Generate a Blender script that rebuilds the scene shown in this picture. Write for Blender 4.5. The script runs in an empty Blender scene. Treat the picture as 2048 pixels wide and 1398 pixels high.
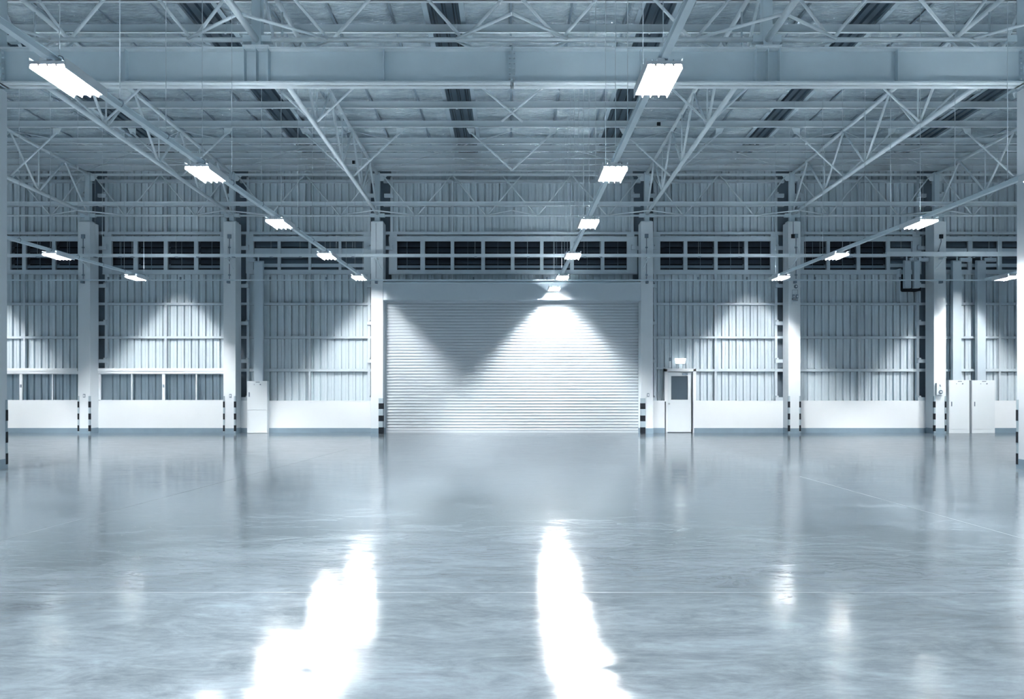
import bpy, math, random
from mathutils import Vector, Matrix, noise

# ------------------------------------------------------------------ camera, world, exposure
S = bpy.context.scene
COL = S.collection
F, D, SC, X0, Y0, CH = 1500.0, 26.455, 56.7, 1024.0, 783.0, 1.455
cam_d = bpy.data.cameras.new('camera')
cam = bpy.data.objects.new('camera', cam_d)
COL.objects.link(cam)
cam.location = (0, 0, CH)
cam.rotation_euler = (math.radians(90), 0, 0)
cam_d.sensor_width = 36
cam_d.lens = F / 2048 * 36
cam_d.shift_y = (Y0 - 699) / 2048
cam_d.clip_end = 200
S.camera = cam
w = bpy.data.worlds.new('night_sky')
S.world = w
w.use_nodes = True
w.node_tree.nodes['Background'].inputs[0].default_value = (0.02, 0.04, 0.07, 1)
w.node_tree.nodes['Background'].inputs[1].default_value = 0.5
S.view_settings.view_transform = 'Standard'
S.view_settings.look = 'None'
S.view_settings.gamma = 1
S.view_settings.exposure = 0.32
S.cycles.max_bounces = 7
S.cycles.diffuse_bounces = 4
S.cycles.glossy_bounces = 3
S.cycles.transparent_max_bounces = 12
S.cycles.sample_clamp_indirect = 6
S.cycles.use_denoising = True
TUBE_POWER = 1450.0
CEIL_FILL_POWER = 320.0


def PX(x, k=1.0): return (x - X0) / SC / k
def PZ(y, k=1.0): return CH + (Y0 - y) / SC / k
def PY(k): return D / k
def P(x, y, k=1.0): return (PX(x, k), PY(k), PZ(y, k))


# ------------------------------------------------------------------ materials
def mat(name, col, rough=0.5, metal=0.0, spec=0.5, emit=None, bump=0, bscale=20, var=0, vscale=3, coat=0):
    m = bpy.data.materials.new(name)
    m.use_nodes = True
    nt = m.node_tree
    b = nt.nodes['Principled BSDF']
    b.inputs['Base Color'].default_value = (*col, 1)
    b.inputs['Roughness'].default_value = rough
    b.inputs['Metallic'].default_value = metal
    b.inputs['Specular IOR Level'].default_value = spec
    if emit:
        b.inputs['Emission Color'].default_value = (*emit[0], 1)
        b.inputs['Emission Strength'].default_value = emit[1]
    tc = nt.nodes.new('ShaderNodeTexCoord')
    if var:
        n = nt.nodes.new('ShaderNodeTexNoise')
        n.inputs['Scale'].default_value = vscale
        n.inputs['Detail'].default_value = 4
        nt.links.new(tc.outputs['Object'], n.inputs['Vector'])
        mr = nt.nodes.new('ShaderNodeMapRange')
        mr.inputs['From Min'].default_value = 0.3
        mr.inputs['From Max'].default_value = 0.7
        mr.inputs['To Min'].default_value = 1 - var
        mr.inputs['To Max'].default_value = 1 + var
        nt.links.new(n.outputs['Fac'], mr.inputs['Value'])
        mx = nt.nodes.new('ShaderNodeVectorMath')
        mx.operation = 'SCALE'
        mx.inputs[0].default_value = col
        nt.links.new(mr.outputs['Result'], mx.inputs['Scale'])
        nt.links.new(mx.outputs['Vector'], b.inputs['Base Color'])
    if bump:
        n2 = nt.nodes.new('ShaderNodeTexNoise')
        n2.inputs['Scale'].default_value = bscale
        nt.links.new(tc.outputs['Object'], n2.inputs['Vector'])
        bp = nt.nodes.new('ShaderNodeBump')
        bp.inputs['Strength'].default_value = bump
        bp.inputs['Distance'].default_value = 0.01
        nt.links.new(n2.outputs['Fac'], bp.inputs['Height'])
        nt.links.new(bp.outputs['Normal'], b.inputs['Normal'])
    return m


M_STEEL = mat('painted_steel', (0.58, 0.695, 0.76), 0.5, var=0.05, vscale=1.5)
M_TUBE = mat('painted_tube_steel', (0.70, 0.79, 0.84), 0.5, var=0.04)
M_PURLIN = mat('purlin_paint', (0.68, 0.77, 0.82), 0.5)
M_WALL = mat('white_wall_paint', (0.78, 0.835, 0.87), 0.55, var=0.02, vscale=0.8)
M_COLUMN = mat('column_paint', (0.70, 0.77, 0.815), 0.5, var=0.03, vscale=1.2)
M_SHEET = mat('corrugated_sheet_metal', (0.55, 0.65, 0.71), 0.5, 0.0, var=0.05, vscale=0.7)
M_GIRT = mat('galvanised_rail', (0.56, 0.65, 0.71), 0.45, 0.1)
M_SHUTTER = mat('roller_shutter_paint', (0.47, 0.53, 0.575), 0.55, 0.0)
M_HOUSING = mat('shutter_housing_paint', (0.52, 0.60, 0.66), 0.35, 0.1)
M_BASE = mat('grey_skirting_paint', (0.20, 0.29, 0.36), 0.5, var=0.06)
M_BLACK = mat('black_rubber', (0.008, 0.012, 0.018), 0.7, spec=0.2)
M_GUARD = mat('pale_guard_strip', (0.36, 0.46, 0.52), 0.5)
M_DARK = mat('dark_louvre_metal', (0.035, 0.05, 0.07), 0.5)
M_LOUVRE_PALE = mat('pale_louvre_metal', (0.12, 0.165, 0.21), 0.5)
M_CAB = mat('cabinet_enamel', (0.70, 0.77, 0.81), 0.35)
M_DUCT = mat('cable_duct_enamel', (0.50, 0.60, 0.67), 0.4, 0.1)
M_FIX = mat('white_fixture_enamel', (0.70, 0.76, 0.80), 0.4)
M_REFL = mat('fixture_reflector', (0.13, 0.14, 0.15), 0.5)
M_LAMP = mat('lit_tube', (0.9, 0.9, 0.9), 0.5, emit=((1.0, 0.985, 0.975), TUBE_POWER))
M_CEIL_FILL = mat('added_ceiling_fill', (0.9, 0.9, 0.9), 0.5, emit=((0.86, 0.95, 1.0), CEIL_FILL_POWER))  # glow added to brighten the ceiling from below
M_EXIT = mat('lit_emergency_lamp', (0.9, 0.9, 0.9), 0.5, emit=((0.95, 1.0, 1.0), 3.0))
M_GREY = mat('grey_plastic', (0.16, 0.22, 0.28), 0.45)
M_WIRE = mat('galvanised_rod', (0.55, 0.63, 0.68), 0.4, 0.3)
M_CHROME = mat('brushed_metal', (0.5, 0.55, 0.6), 0.3, 0.9)


def skylight_mat():
    m = mat('night_skylight_sheet', (0.045, 0.07, 0.095), 0.25, 0.0)
    return m


M_SKY = skylight_mat()
M_SKYTRIM = mat('skylight_flashing', (0.36, 0.45, 0.51), 0.5, 0.2)


def glass_mat():
    m = bpy.data.materials.new('window_glass')
    m.use_nodes = True
    nt = m.node_tree
    for n in list(nt.nodes):
        if n.type != 'OUTPUT_MATERIAL': nt.nodes.remove(n)
    out = [n for n in nt.nodes if n.type == 'OUTPUT_MATERIAL'][0]
    tr = nt.nodes.new('ShaderNodeBsdfTransparent')
    tr.inputs[0].default_value = (0.94, 0.965, 0.98, 1)
    gl = nt.nodes.new('ShaderNodeBsdfGlossy')
    gl.inputs['Color'].default_value = (0.8, 0.88, 0.95, 1)
    gl.inputs['Roughness'].default_value = 0.03
    fr = nt.nodes.new('ShaderNodeFresnel')
    fr.inputs[0].default_value = 1.5
    mx = nt.nodes.new('ShaderNodeMixShader')
    nt.links.new(fr.outputs[0], mx.inputs[0])
    nt.links.new(tr.outputs[0], mx.inputs[1])
    nt.links.new(gl.outputs[0], mx.inputs[2])
    nt.links.new(mx.outputs[0], out.inputs[0])
    return m


M_GLASS = glass_mat()


def foil_mat():
    m = mat('insulation_foil', (0.60, 0.69, 0.75), 0.27, 0.92)
    nt = m.node_tree
    b = nt.nodes['Principled BSDF']
    tc = nt.nodes.new('ShaderNodeTexCoord')
    mp = nt.nodes.new('ShaderNodeMapping')
    mp.inputs['Scale'].default_value = (1.0, 2.6, 1)
    nt.links.new(tc.outputs['Object'], mp.inputs[0])
    n1 = nt.nodes.new('ShaderNodeTexNoise')
    n1.inputs['Scale'].default_value = 3.5
    n1.inputs['Detail'].default_value = 9
    n1.inputs['Roughness'].default_value = 0.72
    n1.inputs['Distortion'].default_value = 1.2
    nt.links.new(mp.outputs[0], n1.inputs[0])
    v = nt.nodes.new('ShaderNodeTexVoronoi')
    v.feature = 'DISTANCE_TO_EDGE'
    v.inputs['Scale'].default_value = 5
    nt.links.new(mp.outputs[0], v.inputs[0])
    ad = nt.nodes.new('ShaderNodeMath')
    ad.operation = 'ADD'
    nt.links.new(n1.outputs['Fac'], ad.inputs[0])
    nt.links.new(v.outputs['Distance'], ad.inputs[1])
    bp = nt.nodes.new('ShaderNodeBump')
    bp.inputs['Strength'].default_value = 1.0
    bp.inputs['Distance'].default_value = 0.05
    nt.links.new(ad.outputs[0], bp.inputs['Height'])
    # crumple sheen painted into the foil colour: light and dull flecks
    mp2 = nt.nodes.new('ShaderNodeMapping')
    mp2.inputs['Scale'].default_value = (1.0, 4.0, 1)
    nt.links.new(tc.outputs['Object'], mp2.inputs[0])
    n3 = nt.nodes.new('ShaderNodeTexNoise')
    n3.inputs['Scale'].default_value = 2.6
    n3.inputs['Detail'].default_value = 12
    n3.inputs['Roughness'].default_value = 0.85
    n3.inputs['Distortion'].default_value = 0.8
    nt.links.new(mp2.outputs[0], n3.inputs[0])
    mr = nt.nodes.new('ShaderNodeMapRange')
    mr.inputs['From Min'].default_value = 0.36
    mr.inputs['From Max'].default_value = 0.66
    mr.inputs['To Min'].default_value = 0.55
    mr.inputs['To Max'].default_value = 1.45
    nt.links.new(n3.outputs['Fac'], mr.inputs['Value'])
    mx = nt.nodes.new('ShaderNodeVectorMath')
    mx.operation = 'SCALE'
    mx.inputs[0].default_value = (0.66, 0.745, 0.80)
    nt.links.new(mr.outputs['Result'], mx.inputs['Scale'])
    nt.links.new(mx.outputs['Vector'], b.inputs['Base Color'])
    nt.links.new(bp.outputs[0], b.inputs['Normal'])
    return m


M_FOIL = foil_mat()


def floor_mat():
    m = mat('polished_concrete', (0.3, 0.38, 0.44), 0.2)
    nt = m.node_tree
    b = nt.nodes['Principled BSDF']
    L = nt.links.new
    tc = nt.nodes.new('ShaderNodeTexCoord')

    def nz(scale, mapscale, detail=6, rough=0.6, dist=0.0):
        mp = nt.nodes.new('ShaderNodeMapping')
        mp.inputs['Scale'].default_value = mapscale
        L(tc.outputs['Object'], mp.inputs[0])
        n = nt.nodes.new('ShaderNodeTexNoise')
        n.inputs['Scale'].default_value = scale
        n.inputs['Detail'].default_value = detail
        n.inputs['Roughness'].default_value = rough
        n.inputs['Distortion'].default_value = dist
        L(mp.outputs[0], n.inputs[0])
        return n.outputs['Fac']

    big = nz(0.45, (0.8, 1.3, 1), 8, 0.68, 0.8)
    mid = nz(2.2, (0.7, 1.5, 1), 10, 0.74, 1.2)
    fine = nz(14, (0.5, 1.8, 1), 6, 0.75, 0.3)

    def mr(v, a, c, lo, hi):
        r = nt.nodes.new('ShaderNodeMapRange')
        r.inputs['From Min'].default_value = a
        r.inputs['From Max'].default_value = c
        r.inputs['To Min'].default_value = lo
        r.inputs['To Max'].default_value = hi
        L(v, r.inputs['Value'])
        return r.outputs['Result']

    def op(o, a, c):
        n = nt.nodes.new('ShaderNodeMath')
        n.operation = o
        for i, v in enumerate((a, c)):
            if isinstance(v, (int, float)): n.inputs[i].default_value = v
            else: L(v, n.inputs[i])
        return n.outputs[0]

    val = op('MULTIPLY', op('MULTIPLY', mr(big, 0.35, 0.65, 0.84, 1.16), mr(mid, 0.3, 0.7, 0.72, 1.28)), mr(fine, 0.3, 0.7, 0.84, 1.16))
    sc = nt.nodes.new('ShaderNodeVectorMath')
    sc.operation = 'SCALE'
    sc.inputs[0].default_value = (0.138, 0.174, 0.202)
    L(val, sc.inputs['Scale'])
    L(sc.outputs['Vector'], b.inputs['Base Color'])
    rg = op('ADD', mr(mid, 0.32, 0.68, 0.03, 0.125), mr(fine, 0.35, 0.65, -0.01, 0.05))
    L(rg, b.inputs['Roughness'])
    b.inputs['Specular IOR Level'].default_value = 0.6
    hgt = op('ADD', op('MULTIPLY', mid, 0.5), op('MULTIPLY', fine, 0.06))
    bp = nt.nodes.new('ShaderNodeBump')
    bp.inputs['Strength'].default_value = 0.09
    bp.inputs['Distance'].default_value = 0.03
    L(hgt, bp.inputs['Height'])
    L(bp.outputs[0], b.inputs['Normal'])
    return m


M_FLOOR = floor_mat()


# ------------------------------------------------------------------ helpers
class MB:
    def __init__(self): self.v, self.f = [], []

    def quadbox(self, c8):
        o = len(self.v)
        self.v += [tuple(p) for p in c8]
        for q in ((0, 3, 2, 1), (4, 5, 6, 7), (0, 1, 5, 4), (1, 2, 6, 5), (2, 3, 7, 6), (3, 0, 4, 7)):
            self.f.append(tuple(o + i for i in q))
        return self

    def box(self, x0, x1, y0, y1, z0, z1):
        if x0 > x1: x0, x1 = x1, x0
        if y0 > y1: y0, y1 = y1, y0
        if z0 > z1: z0, z1 = z1, z0
        return self.quadbox([(x0, y0, z0), (x1, y0, z0), (x1, y1, z0), (x0, y1, z0), (x0, y0, z1), (x1, y0, z1), (x1, y1, z1), (x0, y1, z1)])

    def bar(self, p, q, w_, h_, up=(0, 0, 1)):
        p, q = Vector(p), Vector(q)
        d = (q - p).normalized()
        s = d.cross(Vector(up))
        if s.length < 1e-4: s = d.cross(Vector((0, 1, 0)))
        s.normalize()
        u = s.cross(d).normalized()
        s *= w_ / 2
        u *= h_ / 2
        return self.quadbox([p - s - u, p + s - u, q + s - u, q - s - u, p - s + u, p + s + u, q + s + u, q - s + u])

    def tube(self, p, q, r, n=10, r2=None):
        p, q = Vector(p), Vector(q)
        r2 = r if r2 is None else r2
        d = (q - p).normalized()
        a = d.orthogonal().normalized()
        b = d.cross(a)
        o = len(self.v)
        for i in range(n):
            t = 2 * math.pi * i / n
            e = a * math.cos(t) + b * math.sin(t)
            self.v.append(tuple(p + e * r))
            self.v.append(tuple(q + e * r2))
        for i in range(n):
            j = (i + 1) % n
            self.f.append((o + 2 * i, o + 2 * j, o + 2 * j + 1, o + 2 * i + 1))
        self.f.append(tuple(o + 2 * i for i in range(n))[::-1])
        self.f.append(tuple(o + 2 * i + 1 for i in range(n)))
        return self

    def plate(self, pts, off):
        """a polygon given thickness along off"""
        o = len(self.v)
        n = len(pts)
        off = Vector(off)
        self.v += [tuple(p) for p in pts] + [tuple(Vector(p) + off) for p in pts]
        self.f.append(tuple(range(o, o + n)))
        self.f.append(tuple(range(o + 2 * n - 1, o + n - 1, -1)))
        for i in range(n):
            j = (i + 1) % n
            self.f.append((o + i, o + n + i, o + n + j, o + j))
        return self

    def strip(self, prof, a, b, axis):
        """profile (u, v) pairs swept: axis 'z' -> (u, v, z); axis 'x' -> (x, u, v); axis 'y' -> (u, y, v)"""
        o = len(self.v)
        for (u, v) in prof:
            for t in (a, b):
                self.v.append({'z': (u, v, t), 'x': (t, u, v), 'y': (u, t, v)}[axis])
        for i in range(len(prof) - 1):
            self.f.append((o + 2 * i, o + 2 * i + 1, o + 2 * i + 3, o + 2 * i + 2))
        return self

    def build(self, name, m, parent=None, smooth=False, bevel=0, loc=None):
        me = bpy.data.meshes.new(name)
        vv = self.v
        if loc is not None:
            vv = [(x - loc[0], y - loc[1], z - loc[2]) for x, y, z in vv]
        me.from_pydata(vv, [], self.f)
        import bmesh
        bm = bmesh.new()
        bm.from_mesh(me)
        bmesh.ops.recalc_face_normals(bm, faces=bm.faces)
        bm.to_mesh(me)
        bm.free()
        me.materials.append(m)
        if smooth:
            for p in me.polygons: p.use_smooth = len(p.vertices) == 4
        o = bpy.data.objects.new(name, me)
        if loc is not None: o.location = loc
        COL.objects.link(o)
        if parent is not None: o.parent = parent
        if bevel:
            md = o.modifiers.new('bevel', 'BEVEL')
            md.width = bevel
            md.segments = 2
            md.limit_method = 'ANGLE'
        return o


def tag(o, label=None, cat=None, group=None, kind=None):
    if label: o['label'] = label
    if cat: o['category'] = cat
    if group: o['group'] = group
    if kind: o['kind'] = kind
    return o


def empty(name, loc=(0, 0, 0), **kw):
    o = bpy.data.objects.new(name, None)
    o.empty_display_size = 0.1
    COL.objects.link(o)
    o.location = loc
    tag(o, **kw)
    return o


def part(mb, name, m, root, **kw):
    """mesh given in world coordinates, stored relative to its (unrotated) root"""
    l = root.location
    p = root.parent
    tot = Vector(l)
    while p is not None:
        tot += p.location
        p = p.parent
    mb.v = [(x - tot[0], y - tot[1], z - tot[2]) for x, y, z in mb.v]
    return mb.build(name, m, root, **kw)


def copy_tree(o, parent=None):
    c = o.copy()
    COL.objects.link(c)
    c.parent = parent
    for ch in [x for x in o.children]:
        copy_tree(ch, c)
    return c


# ------------------------------------------------------------------ heights that follow the roof slope
def roof_h(Y): return CH + 7.68 + 0.020 * (26.4 - Y)      # underside of the purlins
def chord_top(Y): return roof_h(Y) - 0.09
def chord_bot(Y): return CH + 6.19 + 0.021 * (26.2 - Y)
def light_h(Y): return CH + 3.55 + 0.0129 * (Y - 23.7)


COLX = [-14.80, -9.77, -4.67, 4.67, 9.77, 14.80]
YW = PY(1.0)          # front of the low wall
YS = YW + 0.30        # metal sheet behind the rails
YC0, YC1 = PY(1.02), YW + 0.02

# ------------------------------------------------------------------ room shell
fl = MB()
fl.box(-23, 23, -13, YW + 0.6, -0.1, 0)
fl = fl.build('floor', M_FLOOR)
tag(fl, kind='structure')
# saw cut joints in the slab
j = MB()
def joint(p, q, w_=0.007):
    j.bar((p[0], p[1], 0.0006), (q[0], q[1], 0.0006), w_, 0.001)
def floor_pt(x, y):
    k = (y - Y0) / SC / CH
    return (PX(x, k), PY(k))
joint(floor_pt(0, 1081), floor_pt(700, 897))
joint(floor_pt(1600, 953), floor_pt(2048, 1078))
for yy in (1185,):
    joint(floor_pt(-200, yy), floor_pt(2300, yy))
M_JOINT = mat('filled_floor_joint', (0.205, 0.25, 0.285), 0.3)
part(j, 'floor_joint', M_JOINT, fl)

# ceiling: foil insulation sagging between purlins, night-dark skylight strips let into it
SKY = [(-11.85, -11.2), (-7.02, -6.30), (-1.80, -1.12), (2.80, 3.46), (7.42, 8.03), (12.65, 13.3)]
PURL = [26.16, 25.5, 24.85, 24.15, 23.47, 22.07, 20.67, 19.28, 17.9, 16.5, 15.25, 13.7]
SEAMS = []
xs = -22.6
random.seed(4)
while xs < 22.6:
    SEAMS.append(xs)
    xs += 1.26 + random.uniform(-0.05, 0.05)


def foil_z(X, Y):
    z = roof_h(Y) + 0.27
    # sag between purlins
    best = 0.0
    for a, b in zip(PURL[1:], PURL[:-1]):
        if a <= Y <= b:
            t = (Y - a) / (b - a)
            best = math.sin(math.pi * t) * 0.055
    amp = best * (0.6 + 0.6 * noise.noise(Vector((X * 0.8, Y * 0.6, 3))))
    z -= amp
    z += 0.035 * noise.noise(Vector((X * 2.0, Y * 3.6, 0))) + 0.02 * noise.noise(Vector((X * 3.5, Y * 9, 5)))
    dmin = min(abs(X - s) for s in SEAMS)
    if dmin < 0.07: z += 0.10 * (1 - dmin / 0.07)
    return z


def foil_patch(x0, x1, y0, y1, st):
    nx = max(2, int((x1 - x0) / st))
    ny = max(2, int((y1 - y0) / st))
    mb = MB()
    for i in range(nx + 1):
        for jj in range(ny + 1):
            X = x0 + (x1 - x0) * i / nx
            Y = y0 + (y1 - y0) * jj / ny
            mb.v.append((X, Y, foil_z(X, Y)))
    for i in range(nx):
        for jj in range(ny):
            a = i * (ny + 1) + jj
            mb.f.append((a, a + 1, a + ny + 2, a + ny + 1))
    return mb


ceil = empty('ceiling', kind='structure')
edges = [-23] + [e for s in SKY for e in s] + [23]
for i in range(0, len(edges), 2):
    o = part(foil_patch(edges[i], edges[i + 1], 13.0, 27.2, 0.075), 'foil_insulation', M_FOIL, ceil, smooth=True)
M_SEAM = mat('foil_seam_shade_strip', (0.16, 0.22, 0.27), 0.6)  # dark strips standing for the shade inside the seam gaps
for sx_ in SEAMS:
    if any(a_ - 0.05 < sx_ < b_ + 0.05 for a_, b_ in SKY): continue
    mb = MB()
    mb.bar((sx_, 13.0, roof_h(13) + 0.285), (sx_, 27.2, roof_h(27.2) + 0.285), 0.05, 0.012)
    part(mb, 'foil_seam', M_SEAM, ceil)
mb = MB()
mb.box(-23, 23, -13, 13.0, roof_h(13) + 0.25, roof_h(13) + 0.3)
part(mb, 'foil_insulation', M_FOIL, ceil)
mb = MB()
mb.box(-23.2, 23.2, -13.2, 27.4, roof_h(13) + 0.55, roof_h(13) + 0.6)
part(mb, 'roof_sheeting', M_DARK, ceil)
for (a, b) in SKY:
    prof = []
    n = 3
    x = a
    pw = (b - a) / n
    for q in range(n):
        for dx, dz in ((0, 0), (pw * 0.3, 0), (pw * 0.42, 0.05), (pw * 0.58, 0.05), (pw * 0.7, 0)):
            prof.append((a + q * pw + dx, dz))
    prof.append((b, 0))
    mb = MB()
    o0 = 0
    for Y in (13.0, 27.2):
        for (x, dz) in prof: mb.v.append((x, Y, roof_h(Y) + 0.29 + dz))
    m_ = len(prof)
    for i in range(m_ - 1): mb.f.append((i, i + 1, m_ + i + 1, m_ + i))
    part(mb, 'skylight_sheet', M_SKY, ceil)
    mb = MB()
    for e, s_ in ((a, -1), (b, 1)):
        mb.bar((e + s_ * 0.05, 13.0, roof_h(13.0) + 0.235), (e + s_ * 0.05, 27.2, roof_h(27.2) + 0.235), 0.11, 0.012)
        mb.bar((e, 13.0, roof_h(13.0) + 0.30), (e, 27.2, roof_h(27.2) + 0.30), 0.01, 0.13)
    part(mb, 'skylight_flashing', M_SKYTRIM, ceil)
# side and rear walls
for nm, args in (('wall_left', (-23.2, -23, -13, YS + 0.4, 0, 10.2)), ('wall_right', (23, 23.2, -13, YS + 0.4, 0, 10.2)), ('wall_front', (-23.2, 23.2, -13.2, -13, 0, 10.2))):
    mb = MB()
    mb.box(*args)
    tag(mb.build(nm, M_SHEET), kind='structure')

# back wall -------------------------------------------------------
wall = empty('wall_back', kind='structure')


def dado(xa, xb, top=803):
    mb = MB()
    mb.box(PX(xa), PX(xb), YW, YW + 0.16, 0, PZ(top))
    mb.box(PX(xa), PX(xb), YW - 0.008, YW + 0.29, PZ(top + 0.2), PZ(top) + 0.03)
    part(mb, 'low_wall', M_WALL, wall)


dado(-280, 768)
dado(1284, 1329.5)
dado(1388, 2320)
bb = MB()
for xa, xb in ((-280, 768), (1284, 1329.5), (1388, 2320)):
    bb.box(PX(xa), PX(xb), YW - 0.012, YW + 0.004, 0, PZ(856))
tag(bb.build('baseboard_back', M_BASE), kind='structure')


def rib_profile(xa, xb, pitch=0.2552, off=0.03):
    prof = []
    n0 = math.ceil((xa - off) / pitch)
    x = n0 * pitch + off
    prof.append((xa, YS))
    while x + 0.085 < xb:
        prof += [(x, YS), (x + 0.006, YS + 0.075), (x + 0.060, YS + 0.075), (x + 0.066, YS)]
        # stiffener groove in the pan
        xm = x + 0.166
        if xm + 0.02 < xb: prof += [(xm - 0.012, YS), (xm, YS + 0.007), (xm + 0.012, YS)]
        x += pitch
    prof.append((xb, YS))
    return prof


def sheet(xa, xb, yt, yb):
    mb = MB()
    mb.strip(rib_profile(xa, xb), PZ(yb), PZ(yt), 'z')
    return part(mb, 'corrugated_sheet', M_SHEET, wall)


for a_, b_ in ((-15.16, -14.44), (-10.13, -9.7)): sheet(a_, b_, 742, 860)
for a_, b_ in ((-23, -15.16), (-14.44, -10.13), (-9.41, -5.03), (-4.31, 4.31), (5.03, 9.41), (10.13, 14.44), (15.16, 23)):
    sheet(a_, b_, 544, 600 if a_ == -4.31 else 860)
    sheet(a_, b_, 330, 470)
mb = MB()
mb.box(-23, 23, YS + 0.2, YS + 0.24, 0, 10)
M_SHADE_CLAD = mat('shade_toned_cladding', (0.15, 0.2, 0.25), 0.6)  # darkened to stand in for the shade in the gaps beside the columns
part(mb, 'outer_cladding', M_SHADE_CLAD, wall)
YG = YS - 0.06

BAYS = [(-23, -14.8), (-14.8, -9.77), (-9.77, -4.67), (-4.67, 4.67), (4.67, 9.77), (9.77, 14.8), (14.8, 23)]


def girt(xa, xb, y, h=5.0, depth=0.07):
    mb = MB()
    z = PZ(y)
    hh = h / SC / 2
    # C section: front web with lips
    mb.box(xa, xb, YG - depth, YG - depth + 0.006, z - hh, z + hh)
    mb.box(xa, xb, YG - depth, YG + 0.055, z + hh - 0.006, z + hh)
    mb.box(xa, xb, YG - depth, YG + 0.055, z - hh, z - hh + 0.006)
    part(mb, 'girt_rail', M_GIRT, wall)


for bi, (xa, xb) in enumerate(BAYS):
    a, b = xa + 0.1, xb - 0.1
    girt(a, b, 359, 6)
    girt(a, b, 408, 4)
    girt(a, b, 464, 6)
    if bi != 3:
        girt(a, b, 606.5, 5)
        girt(a, b, 674, 5)
        if bi > 1:
            if bi == 4:
                girt(PX(1312), PX(1334), 736, 5)
                girt(PX(1388), b, 740, 6)
            else: girt(a, b, 740, 6)
# vertical rails
for x in (42, 327, 616.5, 1434, 1723, 2006, 904, 1144):
    X = PX(x)
    mb = MB()
    for (yt, yb) in ((352, 466),) + (((541, 803),) if abs(X) > 4.67 and x > 330 else ((541, 742),) if abs(X) > 4.67 else ((541, 566),)):
        mb.box(X - 0.045, X + 0.045, YG - 0.075, YG - 0.067, PZ(yb), PZ(yt))
        mb.box(X - 0.045, X - 0.037, YG - 0.075, YG + 0.05, PZ(yb), PZ(yt))
        mb.box(X + 0.037, X + 0.045, YG - 0.075, YG + 0.05, PZ(yb), PZ(yt))
    part(mb, 'wall_post', M_GIRT, wall)
# posts and stub brackets beside each column
for cx in COLX:
    for s_ in (-1, 1):
        mb = MB()
        xc = cx + s_ * 0.40
        inner = abs(cx) < 5 and s_ * cx < 0
        segs = [(352, 466), (466, 545)] if inner else [(352, 466), (466, 545), (545, 742 if cx < -9 and not (cx > -10 and s_ > 0) else 803)]
        for yt, yb in segs:
            wd = 0.13 if (yt, yb) == (466, 545) else 0.045
            mb.box(xc - wd + (0.06 * s_ if wd > 0.1 else 0), xc + wd + (0.06 * s_ if wd > 0.1 else 0), YG - 0.09, YG + 0.02, PZ(yb), PZ(yt))
        part(mb, 'column_side_post', M_GIRT, wall)
        ys = (390, 495) if inner else (390, 495, 571, 646, 722, 798)
        if cx < -9 and not (cx > -10 and s_ > 0): ys = ys[:-1]
        for y in ys:
            mb = MB()
            mb.box(cx + s_ * 0.15, xc + s_ * 0.05, YG - 0.19, YG - 0.10, PZ(y + 3.5), PZ(y - 3.5))
            part(mb, 'stub_bracket', M_GIRT, wall)
            mb = MB()
            mb.box(xc - 0.03, xc + 0.05, YG - 0.21, YG - 0.09, PZ(y - 6.5), PZ(y - 3.5))
            part(mb, 'bracket_cleat', M_GIRT, wall)

# low windows in the two left bays
wn = 0


def low_window(n, xa, xb, mull):
    r = empty('window_%d' % n, kind='structure')
    # projecting head beam
    mb = MB()
    mb.box(PX(xa), PX(xb), YW - 0.05, YS, PZ(742), PZ(736.5))
    mb.box(PX(xa), PX(xb), YW - 0.02, YS, PZ(747), PZ(742))
    part(mb, 'window_head', M_WALL, r)
    mb = MB()
    y0, y1 = YW + 0.02, YW + 0.07
    mb.box(PX(xa), PX(xb), y0, y1, PZ(748.5), PZ(746.5))
    mb.box(PX(xa), PX(xb), y0, y1, PZ(803), PZ(800))
    if xa > 100: mb.box(PX(xa), PX(xa + 5), y0, y1, PZ(803), PZ(746.5))
    part(mb, 'window_frame', M_FIX, r)
    prev = xa
    for (m0, m1) in mull:
        mb = MB()
        mb.box(PX(m0), PX(m1), y0 - 0.012, y1, PZ(801), PZ(747))
        st = part(mb, 'sash_stile', M_FIX, r)
        if m1 - m0 > 3:
            mb = MB()
            mb.box(PX((m0 + m1) / 2 - 1.2), PX((m0 + m1) / 2 + 1.2), y0 - 0.035, y0 - 0.012, PZ(775), PZ(769))
            part(mb, 'sash_lock', M_GREY, st)
        mb = MB()
        mb.box(PX(prev), PX(m0), y0 + 0.02, y0 + 0.026, PZ(800.5), PZ(748))
        part(mb, 'glass_pane', M_GLASS, r)
        prev = m1
    mb = MB()
    mb.box(PX(prev), PX(xb), y0 + 0.02, y0 + 0.026, PZ(800.5), PZ(748))
    part(mb, 'glass_pane', M_GLASS, r)


low_window(1, -150, 156.5, ((-20, -18.5), (38.5, 44.5), (103.5, 105.5)))
low_window(2, 196, 449, ((262, 264.5), (324, 330), (391, 393.5)))

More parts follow.
